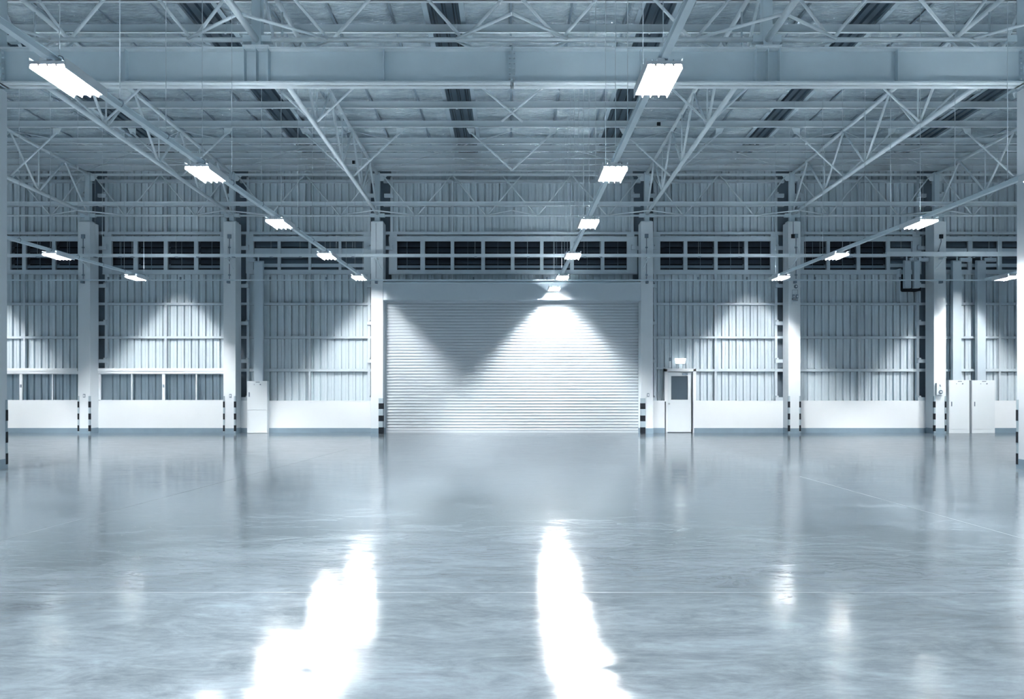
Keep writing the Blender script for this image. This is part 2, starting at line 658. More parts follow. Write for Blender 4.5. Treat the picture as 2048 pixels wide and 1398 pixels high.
# vent bands
VENTS = [
    (PX(-300), PX(157), [(-60, -25), (-20, 7), (14, 38), (45.5, 98), (105, 157)], False),
    (PX(200), PX(450), [(209, 262), (270, 323), (331, 384), (392, 445)], False),
    (PX(492), PX(740), [(495, 552), (558, 614), (619, 675), (680, 736)], True),
    (PX(776), PX(1276), [(785, 839.5), (848.5, 900.5), (907.5, 962), (969.5, 1021.5), (1029, 1080.5), (1087.5, 1141), (1148.5, 1203), (1210, 1265)], False),
    (PX(1308), PX(1560), [(1315, 1369.5), (1377, 1431), (1438, 1492), (1499, 1553)], False),
    (PX(1600), PX(1848), [(1604, 1657), (1664, 1718), (1725, 1778), (1785, 1840)], False),
    (PX(1892), PX(2320), [(1893, 1942), (1950, 2002), (2010, 2062), (2070, 2122)], True),
]
for i, (xa, xb, ops, pale) in enumerate(VENTS):
    r = empty('window_%d' % (3 + i), kind='structure')
    mb = MB()
    y0, y1 = YG - 0.08, YG
    mb.box(xa, xb, y0, y1, PZ(480.5), PZ(471))
    mb.box(xa, xb, y0, y1, PZ(547), PZ(538))
    mb.box(xa, xb, y0 - 0.02, y0, PZ(471.8), PZ(470.8))
    mb.box(xa, xb, y0 - 0.02, y0, PZ(547), PZ(546))
    part(mb, 'vent_frame', M_GIRT, r)
    es = [xa] + [PX(v) for o_ in ops for v in o_] + [xb]
    for q in range(0, len(es), 2):
        if es[q + 1] - es[q] < 0.02: continue
        mb = MB()
        mb.box(es[q], es[q + 1], y0 + 0.004, y1, PZ(538.5), PZ(480))
        part(mb, 'vent_mullion', M_GIRT, r)
    for q, (a, b) in enumerate(ops):
        p_ = pale or (i == 5 and q == 3)
        mb = MB()
        n = 5
        for s_ in range(n):
            zc = PZ(480) - (s_ + 0.5) * (58 / SC) / n
            hh = 58 / SC / n / 2
            prof = [(YG + 0.03, zc - hh), (YG + 0.04, zc - hh), (YG + 0.16, zc + hh * 1.0), (YG + 0.15, zc + hh * 1.0)]
            mb.quadbox([(PX(a), YG + 0.02, zc - hh * .9), (PX(b), YG + 0.02, zc - hh * .9), (PX(b), YG + 0.03, zc - hh * .9), (PX(a), YG + 0.03, zc - hh * .9),
                        (PX(a), YG + 0.15, zc + hh * .95), (PX(b), YG + 0.15, zc + hh * .95), (PX(b), YG + 0.16, zc + hh * .95), (PX(a), YG + 0.16, zc + hh * .95)])
        part(mb, 'louvre_blades', M_LOUVRE_PALE if p_ else M_DARK, r)
        mb = MB()
        mb.box(PX(a), PX(b), YG + 0.17, YG + 0.18, PZ(539), PZ(479))
        part(mb, 'louvre_backing', M_LOUVRE_PALE if p_ else M_BLACK, r)
        if not p_:
            mb = MB()
            mb.box(PX((a + b) / 2) - 0.006, PX((a + b) / 2) + 0.006, YG - 0.01, YG + 0.01, PZ(539), PZ(479))
            part(mb, 'centre_rod', M_GREY, r)
            mb = MB()
            mb.box(PX(a), PX(b), YG + 0.0, YG + 0.012, PZ(534), PZ(528.5))
            part(mb, 'lower_slat', M_GREY, r)
        else:
            mb = MB()
            mb.box(PX(a), PX(b), YG + 0.0, YG + 0.012, PZ(532), PZ(525))
            mb.box(PX(a), PX(b), YG + 0.0, YG + 0.012, PZ(509), PZ(494))
            part(mb, 'lower_slat', M_DUCT, r)

# ------------------------------------------------------------------ doors
d2 = empty('door_2', kind='structure')
# curtain of curved interlocking slats
prof = []
z = 0.06
pitch = 0.105
ztop = PZ(601)
ycur = YW + 0.06
while z < ztop:
    for t in range(7):
        a = t / 6
        prof.append((ycur - 0.022 * math.sin(math.pi * a) ** 0.8, z + pitch * 0.86 * a))
    prof.append((ycur + 0.008, z + pitch * 0.93))
    z += pitch
mb = MB()
mb.strip(prof, PX(772), PX(1279), 'x')
part(mb, 'shutter_curtain', M_SHUTTER, d2)
mb = MB()
mb.box(PX(772), PX(1279), ycur - 0.03, ycur + 0.03, 0.0, 0.07)
part(mb, 'bottom_bar', M_SHUTTER, d2)
for xa, xb in ((766.5, 772.5), (1278.5, 1285)):
    mb = MB()
    mb.box(PX(xa), PX(xb), YW - 0.03, YW + 0.10, 0, PZ(601))
    part(mb, 'guide_rail', M_HOUSING, d2)
mb = MB()
k = 1.018
yb_ = YW + 0.14
mb.box(PX(765, k), PX(1287.5, k), PY(k), yb_, PZ(600, k), PZ(565, k))
part(mb, 'shutter_housing', M_HOUSING, d2, bevel=0.01)
mb = MB()
mb.box(PX(766, k), PX(1287, k), PY(k) - 0.012, PY(k), PZ(567, k), PZ(564.5, k))
mb.box(PX(765, k), PX(767, k), PY(k) - 0.01, PY(k), PZ(600, k), PZ(565, k))
mb.box(PX(1286, k), PX(1288, k), PY(k) - 0.01, PY(k), PZ(600, k), PZ(565, k))
part(mb, 'housing_lip', M_STEEL, d2)
mb = MB()
mb.box(-4.55, 4.55, YS - 0.1, YS + 0.1, PZ(605), PZ(560))
part(mb, 'header_panel', M_SHEET, d2)

d1 = empty('door_1', kind='structure')
yf = YW - 0.02
mb = MB()
mb.box(PX(1329), PX(1334), yf, YW + 0.2, PZ(803), PZ(738))
mb.box(PX(1386), PX(1392), yf, YW + 0.2, PZ(803), PZ(738))
mb.box(PX(1329), PX(1392), yf, YW + 0.2, PZ(743), PZ(737))
mb.box(PX(1332), PX(1335), yf + .01, YW + 0.2, 0, PZ(742))
mb.box(PX(1386.5), PX(1389), yf + .01, YW + 0.2, 0, PZ(742))
mb.box(PX(1335), PX(1387), YW + 0.13, YW + 0.16, PZ(746), PZ(742))
part(mb, 'door_frame', M_WALL, d1)
mb = MB()
ya, yb2 = YW + 0.08, YW + 0.12
mb.box(PX(1335), PX(1343), ya, yb2, 0.02, PZ(744.5))
mb.box(PX(1377), PX(1383.5), ya, yb2, 0.02, PZ(744.5))
mb.box(PX(1343), PX(1377), ya, yb2, PZ(752), PZ(744.5))
mb.box(PX(1343), PX(1377), ya, yb2, 0.02, PZ(800))
part(mb, 'door_leaf', M_CAB, d1)
mb = MB()
mb.box(PX(1343), PX(1377), ya + 0.015, ya + 0.021, PZ(800), PZ(752))
part(mb, 'door_pane', M_GLASS, d1)
mb = MB()
mb.box(PX(1342.3), PX(1377.7), ya - 0.008, ya, PZ(801), PZ(799.5))
mb.box(PX(1342.3), PX(1377.7), ya - 0.008, ya, PZ(752), PZ(751))
mb.box(PX(1342.3), PX(1343.3), ya - 0.008, ya, PZ(801), PZ(751))
mb.box(PX(1376.7), PX(1377.7), ya - 0.008, ya, PZ(801), PZ(751))
part(mb, 'pane_bead', M_FIX, d1)
mb = MB()
mb.tube((PX(1338.5), ya, PZ(807.5)), (PX(1338.5), ya - 0.05, PZ(807.5)), 0.018)
mb.tube((PX(1338.5), ya - 0.055, PZ(807.5)), (PX(1338.5), ya - 0.08, PZ(807.5)), 0.034, 14)
part(mb, 'door_knob', M_CHROME, d1)
mb = MB()
mb.box(PX(1366), PX(1376), ya - 0.06, ya, PZ(750), PZ(746.5))
mb.bar((PX(1367), ya - 0.03, PZ(746)), (PX(1380), ya - 0.12, PZ(744)), 0.02, 0.012)
part(mb, 'door_closer', M_GREY, d1)
mb = MB()
mb.box(PX(1335), PX(1384), YW + 0.13, YW + 0.14, 0, PZ(745))
part(mb, 'door_backing', M_SHADE_CLAD, d1)  # shade tone again, stands for the dimness behind the door pane

# ------------------------------------------------------------------ wall columns
CW = 0.21
ZCT = PZ(443, 1.02)


def guard(root, X, Y, sx, top, bands, wid=0.052, plate_only=False):
    """angle strip on a column corner with black bands"""
    zt = top
    mb = MB()
    e = 0.006
    mb.box(X + sx * e, X - sx * wid, Y - e, Y, 0.05, zt)
    if not plate_only: mb.box(X + sx * e, X, Y - e, Y + wid, 0.05, zt)
    g = part(mb, 'corner_guard', M_GUARD, root)
    for (za, zb) in bands:
        mb = MB()
        e2 = 0.009
        mb.box(X + sx * e2, X - sx * (wid + 0.002), Y - e2, Y - e, za, zb)
        if not plate_only: mb.box(X + sx * e, X + sx * e2, Y - e, Y + wid + 0.002, za, zb)
        part(mb, 'black_band', M_BLACK, g)


BANDS = [(PZ(b, 1.02), PZ(a, 1.02)) for a, b in ((803, 815), (827, 839), (850.5, 862.5))]
WHICH = {-14.80: 'leftmost of the six', -9.77: 'second from the left of the six', -4.67: 'left of the roller shutter', 4.67: 'right of the roller shutter, next to the door',
         9.77: 'between the corrugated bays, second from the right of the six', 14.80: 'beside the two tall cabinets'}
for cx in COLX:
    wide = abs(cx) < 5
    cc = cx
    r = empty('concrete_column', (cc, YC0 + 0.26, 0), label='pale painted square column on the far wall, ' + WHICH[cx], cat='column', group='columns along the far wall')
    mb = MB()
    mb.box(cc - CW, cc + CW, YC0, YC1, 0, ZCT)
    part(mb, 'shaft', M_COLUMN, r, bevel=0.006)
    mb = MB()
    mb.plate([(cc - CW, YC0 + 0.02, ZCT), (cc + CW, YC0 + 0.02, ZCT), (cc + CW * .85, YC0 + .12, ZCT + .05), (cc - CW * .85, YC0 + .12, ZCT + .05)], (0, 0.3, 0))
    part(mb, 'cap', M_STEEL, r)
    mb = MB()
    mb.box(cc - CW - 0.008, cc + CW + 0.008, YC0 - 0.008, YC1 - 0.03, 0, PZ(856.5, 1.02))
    part(mb, 'base_band', M_BASE, r)
    top = PZ(792 if not wide else 796.5, 1.02)
    if not wide:
        for sx in (-1, 1): guard(r, cc + sx * CW, YC0 - 0.008, sx, top, BANDS)
    else:
        sx = 1 if cx < 0 else -1
        bands = [(PZ(b, 1.02), PZ(a, 1.02)) for a, b in ((806.5, 818), (831, 842.5), (854.5, 867.3))]
        guard(r, cc + sx * CW, YC0 - 0.015, sx, top, bands, wid=0.15)

# near columns
CWN = 0.30
YN0, YN1 = 13.66, 14.19
ZBB, ZBT = PZ(172, 1.903), PZ(101, 1.903)
for sx in (-1, 1):
    xi = sx * 9.55
    xo = sx * 10.1
    cc = (xi + xo) / 2
    r = empty('concrete_column', (cc, 13.93, 0), label='near pale column under the %s end of the deep crossbeam, cropped by the picture edge' % ('left' if sx < 0 else 'right'), cat='column', group='columns under the deep crossbeam')
    mb = MB()
    mb.box(xi, xo, YN0, YN1, 0, ZBB)
    part(mb, 'shaft', M_COLUMN, r, bevel=0.008)
    mb = MB()
    mb.box(xi - sx * 0.008, xo, YN0 - 0.008, YN1 + 0.008, 0, PZ(856.5, 1.02))
    part(mb, 'base_band', M_BASE, r)
    mb = MB()
    e = 0.006
    mb.box(xi - sx * e, xi, YN1 - 0.052, YN1 + e, 0.05, PZ(792, 1.02))
    mb.box(xi - sx * e, xi + sx * 0.05, YN1 + 0.001, YN1 + e, 0.05, PZ(792, 1.02))
    g = part(mb, 'corner_guard', M_GUARD, r)
    for za, zb in BANDS:
        mb = MB()
        mb.box(xi - sx * 0.012, xi - sx * 0.009, YN1 - 0.054, YN1 + 0.01, za, zb)
        part(mb, 'black_band', M_BLACK, g)
    # steel head above the concrete
    mb = MB()
    mb.box(sx * 9.45, sx * 10.1, 13.73, 13.74, ZBB, ZBT + 1.6)
    mb.box(sx * 9.45, sx * 10.1, 14.04, 14.05, ZBB, ZBT + 1.6)
    mb.box(sx * 9.45, sx * 9.47, 13.73, 14.05, ZBB, ZBT + 1.6)
    part(mb, 'steel_head', M_STEEL, r)

# ------------------------------------------------------------------ deep crossbeam
YB = 13.89
beam = empty('crossbeam', (0, YB, ZBB), label='deep white steel beam spanning between the two near columns, above the lit tubes', cat='beam')
mb = MB()
mb.box(-9.44, 9.44, YB - 0.01, YB + 0.01, ZBB, ZBT)
part(mb, 'web', M_STEEL, beam)
for z_, nm in ((ZBB, 'bottom_flange'), (ZBT - 0.03, 'top_flange')):
    for a, b in ((-9.44, -0.008), (0.008, 9.44)):
        mb = MB()
        mb.box(a, b, YB - 0.14, YB + 0.14, z_, z_ + 0.03)
        part(mb, nm, M_TUBE, beam)
for x in (256, 769, 1280, 1790):
    mb = MB()
    X = PX(x, 1.905)
    mb.box(X - 0.008, X + 0.008, YB - 0.125, YB + 0.125, ZBB + 0.03, ZBT - 0.03)
    part(mb, 'stiffener', M_STEEL, beam)
for cx in (-4.7, 4.7):
    for dx in (-0.22, 0, 0.22):
        mb = MB()
        mb.box(cx + dx - 0.008, cx + dx + 0.008, YB - 0.145, YB + 0.145, ZBB + 0.03, ZBT)
        part(mb, 'stiffener', M_STEEL, beam)
    mb = MB()
    mb.box(cx - 0.24, cx + 0.24, YB - 0.16, YB + 0.16, ZBT, ZBT + 0.03)
    part(mb, 'bearing_plate', M_TUBE, beam)
for X in (-9.40, 0.0, 9.40):
    mb = MB()
    if X == 0:
        mb.box(-0.024, -0.004, YB - 0.14, YB + 0.14, ZBB, ZBT + 0.01)
        mb.box(0.004, 0.024, YB - 0.14, YB + 0.14, ZBB, ZBT + 0.01)
    else:
        mb.box(X - 0.02, X + 0.02, YB - 0.14, YB + 0.14, ZBB, ZBT + 0.01)
    part(mb, 'end_plate', M_STEEL, beam)
mb = MB()
mb.tube((0, YB - 0.1, ZBB + 0.1), (0.06, YB - 0.1, ZBB + 0.1), 0.016, 6)
bolt0 = None
for X in (-9.40, 0.0, 9.40):
    for i in range(6):
        z_ = ZBB + 0.09 + i * (ZBT - ZBB - 0.18) / 5
        if bolt0 is None:
            mb = MB()
            mb.tube((X - 0.055, YB - 0.09, z_), (X + 0.055, YB - 0.09, z_), 0.017, 6)
            bolt0 = part(mb, 'bolt', M_GIRT, beam)
            bx, bz = X, z_
        else:
            c = bolt0.copy()
            COL.objects.link(c)
            c.parent = beam
            c.location = Vector(bolt0.location) + Vector((X - bx, 0, z_ - bz))

# ------------------------------------------------------------------ roof trusses running away from the camera
YT0, YT1 = 13.86, 26.2
BN = [15.35, 18.05, 20.75, 23.45]
TN = [16.7, 19.4, 22.1, 24.8]
TLAB = {-14.8: 'leftmost of the six', -9.77: 'second from the left', -4.7: 'coming down on the column left of the roller shutter',
        4.7: 'coming down on the column right of the roller shutter', 9.77: 'second from the right of the six', 14.8: 'rightmost of the six'}
for cx in (-14.8, -9.77, -4.7, 4.7, 9.77, 14.8):
    r = empty('roof_truss', (cx, YT1, ZCT), label='long white tubular roof truss, ' + TLAB[cx], cat='truss', group='tubular roof trusses')
    mb = MB(); mb.tube((cx, YT0, chord_bot(YT0)), (cx, YT1, chord_bot(YT1)), 0.058, 14)
    part(mb, 'bottom_chord', M_TUBE, r, smooth=True)
    mb = MB(); mb.tube((cx, YT0, chord_top(YT0)), (cx, YT1, chord_top(YT1)), 0.05, 14)
    part(mb, 'top_chord', M_TUBE, r, smooth=True)
    webs = []
    seq = [(YT0 + 0.05, 1)] + sorted([(y, 0) for y in BN] + [(y, 1) for y in TN]) + [(YT1 - 0.05, 0)]
    for (ya_, ta), (yb_, tb) in zip(seq[:-1], seq[1:]):
        mb = MB()
        mb.tube((cx, ya_, chord_top(ya_) if ta else chord_bot(ya_)), (cx, yb_, chord_top(yb_) if tb else chord_bot(yb_)), 0.032, 10)
        part(mb, 'web_brace', M_TUBE, r, smooth=True)
    for y_ in BN:
        mb = MB()
        mb.tube((cx, y_, chord_bot(y_)), (cx, y_, chord_top(y_)), 0.020, 8)
        part(mb, 'vertical_tie', M_TUBE, r, smooth=True)
    mb = MB()
    mb.box(cx - 0.085, cx + 0.085, YT1 - 0.09, YT1 + 0.09, ZCT + 0.04, chord_top(YT1) + 0.05)
    part(mb, 'wall_stub_post', M_STEEL, r)
    for y_ in BN:
        mb = MB()
        mb.plate([(cx - 0.006, y_ - 0.14, chord_bot(y_) + 0.03), (cx - 0.006, y_ + 0.14, chord_bot(y_) + 0.03), (cx - 0.006, y_ + 0.07, chord_bot(y_) + 0.17), (cx - 0.006, y_ - 0.07, chord_bot(y_) + 0.17)], (0.012, 0, 0))
        part(mb, 'node_gusset', M_STEEL, r)
    if abs(cx) < 5:
        mb = MB()
        mb.box(cx - 0.085, cx + 0.085, YT0 - 0.09, YT0 + 0.09, ZBT + 0.03, chord_top(YT0) + 0.05)
        part(mb, 'beam_stub_post', M_STEEL, r)
    # continuation on the camera side of the crossbeam
for cx in (-4.7, 4.7, -9.77, 9.77):
    who = {-4.7: 'left', 4.7: 'right'}.get(cx)
    lab = 'near roof truss tube end coming down on the %s stub post of the crossbeam' % who if who else 'near roof truss tube end above the %s end of the crossbeam' % ('left' if cx < 0 else 'right')
    r = empty('near_roof_truss', (cx, 13.8, ZBT), label=lab, cat='truss', group='near roof truss ends')
    mb = MB(); mb.tube((cx, 6.0, chord_bot(13.8) + 0.10), (cx, 13.78, chord_bot(13.8) + 0.02), 0.062, 14)
    part(mb, 'bottom_chord', M_TUBE, r, smooth=True)
    mb = MB(); mb.tube((cx, 6.0, chord_top(13.8) + 0.10), (cx, 13.78, chord_top(13.8) + 0.02), 0.05, 14)
    part(mb, 'top_chord', M_TUBE, r, smooth=True)
    yy = 13.7
    t_ = 1
    while yy > 7.5:
        mb = MB()
        za = chord_top(13.8) if t_ else chord_bot(13.8) + 0.05
        zb = chord_bot(13.8) + 0.05 if t_ else chord_top(13.8)
        mb.tube((cx, yy, za), (cx, yy - 1.35, zb), 0.032, 10)
        part(mb, 'web_brace', M_TUBE, r, smooth=True)
        yy -= 1.35
        t_ = 1 - t_


# ------------------------------------------------------------------ cross trusses (parallel to the wall)
def cross_truss(Yt, ztop, zbot, spans, lab, rb=0.04, rw=0.024, post=0.12, topr=0.04):
    r = empty('cross_truss', (0, Yt, zbot), label=lab, cat='truss', group='cross trusses')
    for (a, b, nodes_top, nodes_bot, cross) in spans:
        mb = MB(); mb.tube((a + post, Yt, zbot), (b - post, Yt, zbot), rb, 12)
        part(mb, 'bottom_chord', M_TUBE, r, smooth=True)
        mb = MB(); mb.bar((a + 0.1, Yt, ztop), (b - 0.1, Yt, ztop), 0.06, 0.075)
        part(mb, 'top_chord', M_TUBE, r)
        for (xa, ta, xb, tb) in cross:
            mb = MB()
            mb.tube((xa, Yt, ztop - 0.03 if ta else zbot + 0.02), (xb, Yt, ztop - 0.03 if tb else zbot + 0.02), rw, 8)
            part(mb, 'diagonal', M_TUBE, r, smooth=True)
        for xg, sg in ((a, 1), (b, -1)):
            mb = MB()
            mb.plate([(xg + sg * 0.08, Yt - 0.006, ztop), (xg + sg * 0.36, Yt - 0.006, ztop), (xg + sg * 0.2, Yt - 0.006, ztop - 0.22), (xg + sg * 0.08, Yt - 0.006, ztop - 0.22)], (0, 0.012, 0))
            part(mb, 'corner_gusset', M_TUBE, r)
            mb = MB()
            mb.box(xg + sg * 0.085, xg + sg * (post + 0.14), Yt - 0.06, Yt + 0.06, zbot - 0.06, zbot + 0.06)
            part(mb, 'chord_bracket', M_STEEL, r)
    return r


def span_members(a, b):
    m = (a + b) / 2
    if b - a > 7:
        return [(a + 0.2, 1, -3.4, 0), (-3.3, 0, -2.12, 1), (-2.05, 1, -0.92, 0), (-0.86, 0, 0.33, 1), (-0.33, 1, 0.86, 0), (0.92, 0, 2.05, 1), (2.12, 1, 3.3, 0), (3.4, 0, b - 0.2, 1)]
    q = (b - a) / 4
    return [(a + 0.2, 1, a + q, 0), (a + q + 0.06, 0, m - 0.04, 1), (m + 0.04, 1, b - q - 0.06, 0), (b - q, 0, b - 0.2, 1)]


SP = [(-19.9, -14.8), (-14.8, -9.77), (-9.77, -4.7), (-4.7, 4.7), (4.7, 9.77), (9.77, 14.8), (14.8, 19.9)]
cross_truss(YT1, CH + 7.57, CH + 6.146, [(a, b, 0, 0, span_members(a, b)) for a, b in SP],
            'zigzag tube truss close to the far wall, above the column heads', rb=0.036)
SPN = [(-9.38, -4.7), (-4.7, 4.7), (4.7, 9.38)]
ct2 = cross_truss(YT0, chord_top(YT0), CH + 6.50, [(a, b, 0, 0, span_members(a, b)) for a, b in SPN],
                  'zigzag tube truss standing just above the deep crossbeam', rb=0.044, rw=0.03)


# knee braces lying flat at bottom chord level
def flat_braces(Yt, zb, Ya, apexes, lab, r_=0.024):
    r = empty('flat_bracing', (0, Yt, zb), label=lab, cat='bracing')
    for ax, feet in apexes:
        for fx in feet:
            mb = MB(); mb.tube((fx, Yt, zb), (ax, Ya, zb + 0.0), r_, 8)
            part(mb, 'brace_tube', M_TUBE, r, smooth=True)
    return r


flat_braces(YT1 - 0.04, CH + 6.16, 25.50, [(0, (-0.86, 0.86)), (-4.7, (-3.4, -5.97)), (4.7, (3.4, 5.97)), (-9.77, (-8.5, -11.03)), (9.77, (8.5, 11.03)), (-14.8, (-13.54, -16.1)), (14.8, (13.54, 16.1))],
            'row of thin V braces lying flat in front of the far wall truss')
flat_braces(YT0 - 0.05, CH + 6.50, 12.9, [(0, (-1.02, 1.02)), (-4.7, (-3.4, -5.97)), (4.7, (3.4, 5.97)), (-9.5, (-8.5,)), (9.5, (8.5,))],
            'row of V braces lying flat on the camera side of the crossbeam', 0.028)
flat_braces(YT0 + 0.05, CH + 6.50, 15.0, [(0, (-1.02, 1.02)), (-4.7, (-3.4, -5.97)), (4.7, (3.4, 5.97)), (-9.77, (-8.5,)), (9.77, (8.5,))],
            'row of V braces lying flat behind the crossbeam, mostly hidden by it', 0.028)
# long channel in front of the far truss
mb = MB()
for a, b in ((-19.8, 19.8),):
    zc = CH + 6.37
    mb.box(a, b, 25.46, 25.47, zc - 0.06, zc + 0.06)
    mb.box(a, b, 25.40, 25.47, zc - 0.066, zc - 0.058)
    mb.box(a, b, 25.40, 25.47, zc + 0.058, zc + 0.066)
tag(mb.build('tie_channel', M_TUBE), 'long level steel channel crossing all six trusses just above the column heads', 'steel channel')


# sway frames
def sway(Yt, cross, lab):
    zt = roof_h(Yt) - 0.02
    zb = chord_bot(Yt) + 0.08
    r = empty('sway_frame', (0, Yt, zb), label=lab, cat='bracing', group='sway bracing between the trusses')
    segs = []
    for c in (-14.8, -9.77, -4.7, 4.7, 9.77, 14.8):
        for s_ in (-1, 1):
            segs.append(((c + s_ * 0.05, zb), (c + s_ * 1.40, zt - 0.13), c + s_ * 1.40, s_))
    if cross:
        segs += [((0.25, zb), (-1.25, zt - 0.13), -1.25, -1), ((-0.25, zb), (1.25, zt - 0.13), 1.25, 1)]
    else:
        segs += [((0, zb + 0.16), (-1.2, zt - 0.13), -1.2, -1), ((0, zb + 0.16), (1.2, zt - 0.13), 1.2, 1)]
    for (a, b, gx, s_) in segs:
        mb = MB(); mb.tube((a[0], Yt, a[1]), (b[0], Yt, b[1]), 0.028, 8)
        part(mb, 'diagonal', M_TUBE, r, smooth=True)
        mb = MB()
        mb.plate([(gx - s_ * 0.10, Yt - 0.005, zt), (gx + s_ * 0.14, Yt - 0.005, zt), (gx + s_ * 0.06, Yt - 0.005, zt - 0.16), (gx - s_ * 0.10, Yt - 0.005, zt - 0.2)], (0, 0.01, 0))
        part(mb, 'gusset_plate', M_TUBE, r)
    return r


sway(22.07, False, 'slanting tube struts between the trusses, with one open V in the middle')
sway(17.9, True, 'slanting tube struts behind the crossbeam, crossing in an X in the middle')

# roof plane rods
r = empty('roof_rod_bracing', (0, 22.1, chord_top(22)), label='thin crossing rods stretched just under the purlins near the far wall', cat='bracing')
for a, b in ((-14.8, -9.77), (-9.77, -4.7), (-4.7, 0), (0, 4.7), (4.7, 9.77), (9.77, 14.8)):
    for (p0, p1) in (((a, 22.15), (b, 26.0)), ((b, 22.15), (a, 26.0))):
        mb = MB(); mb.tube((p0[0], p0[1], chord_top(p0[1]) + 0.02), (p1[0], p1[1], chord_top(p1[1]) + 0.02), 0.009, 6)
        part(mb, 'brace_rod', M_WIRE, r)

# purlins
ORD = ['against the far wall', 'second from the far wall', 'third from the far wall', 'fourth from the far wall', 'fifth from the far wall', 'sixth from the far wall, carrying the open V struts',
       'seventh from the far wall', 'eighth from the far wall, half hidden by the crossbeam', 'behind the top of the crossbeam, carrying the X struts', 'seen just above the crossbeam', 'along the top edge of the picture', 'directly over the crossbeam, above the picture edge']
for i, Yp in enumerate(PURL):
    z0 = roof_h(Yp)
    r = empty('purlin', (0, Yp, z0), label='long level roof purlin ' + ORD[i], cat='purlin', group='roof purlins')
    mb = MB()
    mb.box(-22.9, 22.9, Yp - 0.004, Yp + 0.004, z0, z0 + 0.20)
    mb.box(-22.9, 22.9, Yp - 0.075, Yp, z0, z0 + 0.008)
    mb.box(-22.9, 22.9, Yp - 0.075, Yp - 0.068, z0, z0 + 0.022)
    mb.box(-22.9, 22.9, Yp, Yp + 0.07, z0 + 0.192, z0 + 0.20)
    part(mb, 'section', M_PURLIN, r)
    if i in (0, 2, 4, 6, 7, 9):
        for X in (-7.2, -2.12, 2.12, 7.2):
            mb = MB()
            mb.box(X - 0.02 + .1 * i, X + 0.02 + .1 * i, Yp - 0.03, Yp - 0.006, z0 - 0.02, z0 + 0.19)
            part(mb, 'cleat', M_TUBE, r)


# ------------------------------------------------------------------ light tracks, hanger rods, fixtures
ROWS = [(-18.7, 'outer left'), (-11.85, 'far left'), (-4.81, 'left'), (1.58, 'middle'), (8.45, 'right'), (15.6, 'far right')]
YL = [8.16, 11.84, 15.58, 19.60, 23.70, 25.2]
TRN = {-18.7: 'out of view beyond the near left column', -11.85: 'leftmost track, over the two windowed bays', -4.81: 'track passing left of the roller shutter', 1.58: 'track leading to the roller shutter', 8.45: 'track leading to the bay with the door', 15.6: 'rightmost track, towards the tall cabinets'}
for X, nm in ROWS:
    ye = 24.7
    r = empty('light_track', (X, ye, light_h(ye)), label='white overhead light track on hanger rods, ' + TRN[X], cat='light track', group='overhead light tracks')
    za, zb = light_h(-9) + 0.136, light_h(ye) + 0.136
    mb = MB()
    mb.bar((X, -9, za), (X, ye, zb), 0.075, 0.07)
    mb.bar((X, -9, za + 0.03), (X, ye, zb + 0.03), 0.095, 0.012)
    part(mb, 'track_rail', M_STEEL, r)
    Yr = 5.5
    first = None
    while Yr < ye - 0.2:
        if abs(Yr - 13.89) < 0.25: Yr += 0.3
        zt = light_h(Yr) + 0.16
        ztop = roof_h(max(Yr, 13)) + 0.2
        mb = MB()
        mb.tube((X + 0.02, Yr, zt + 0.05), (X + 0.02, Yr, ztop), 0.0055, 6)
        o = part(mb, 'hanger_rod', M_WIRE, r)
        mb = MB()
        # clip: small loop hooking round the rail
        for q in range(8):
            a0, a1 = math.pi * 2 * q / 8, math.pi * 2 * (q + 1) / 8
            mb.tube((X + 0.02 + 0.045 * math.cos(a0), Yr, zt - 0.0 + 0.05 * math.sin(a0)), (X + 0.02 + 0.045 * math.cos(a1), Yr, zt + 0.05 * math.sin(a1)), 0.006, 5)
        part(mb, 'rail_clip', M_GREY, r)
        Yr += 1.22


def make_fixture():
    r = empty('tube_light_fixture')
    Lh, Wh = 0.40, 0.185
    H = 0.07
    mb = MB()
    mb.box(-Wh, Wh, -Lh, Lh, 0.065, 0.071)
    for s_ in (-1, 1): mb.box(-Wh, Wh, s_ * Lh, s_ * (Lh + 0.004), 0.036, 0.071)
    for s_ in (-1, 1): mb.box(s_ * Wh, s_ * (Wh + 0.006), -Lh, Lh, -0.002, 0.105)
    mb.box(-0.06, 0.06, -Lh * 0.9, Lh * 0.9, 0.071, 0.098)
    mb.build('housing', M_FIX, r)
    mb = MB()
    prof = []
    tw = Wh * 2 / 4
    for q in range(4):
        c = -Wh + tw * (q + 0.5)
        prof += [(c - tw / 2, 0.0), (c - 0.024, 0.064), (c + 0.024, 0.064)]
    prof.append((Wh, 0.0))
    mb.strip(prof, -Lh, Lh, 'y')
    mb.build('reflector', M_REFL, r)
    for q in range(4):
        c = -Wh + tw * (q + 0.5)
        mb = MB()
        mb.tube((c, -Lh + 0.012, 0.052), (c, Lh - 0.012, 0.052), 0.009, 6)
        mb.build('lamp_tube', M_LAMP, r)
    mb = MB()
    for e in (-0.3, 0.3): mb.box(-0.03, 0.03, e - 0.02, e + 0.02, 0.095, 0.1)
    mb.box(-0.075, 0.0, -Lh * 0.9 - 0.05, -Lh * 0.9 + 0.0, 0.072, 0.1)
    mb.build('mount', M_FIX, r)
    for s_ in (-1, 1):
        mb = MB()
        mb.box(s_ * 0.13 - 0.012, s_ * 0.13 + 0.012, -0.3, 0.3, 0.0711, 0.0735)
        mb.build('added_fill_strip', M_CEIL_FILL, r)  # added fill glow on the housing top, aimed at the ceiling
        mb = MB()
        mb.box(s_ * 0.108 - 0.003, s_ * 0.108 + 0.003, -0.33, 0.33, 0.071, 0.118)
        mb.build('added_glow_shield', M_GREY, r)  # added to keep the fill glow off the track and out of view
    return r


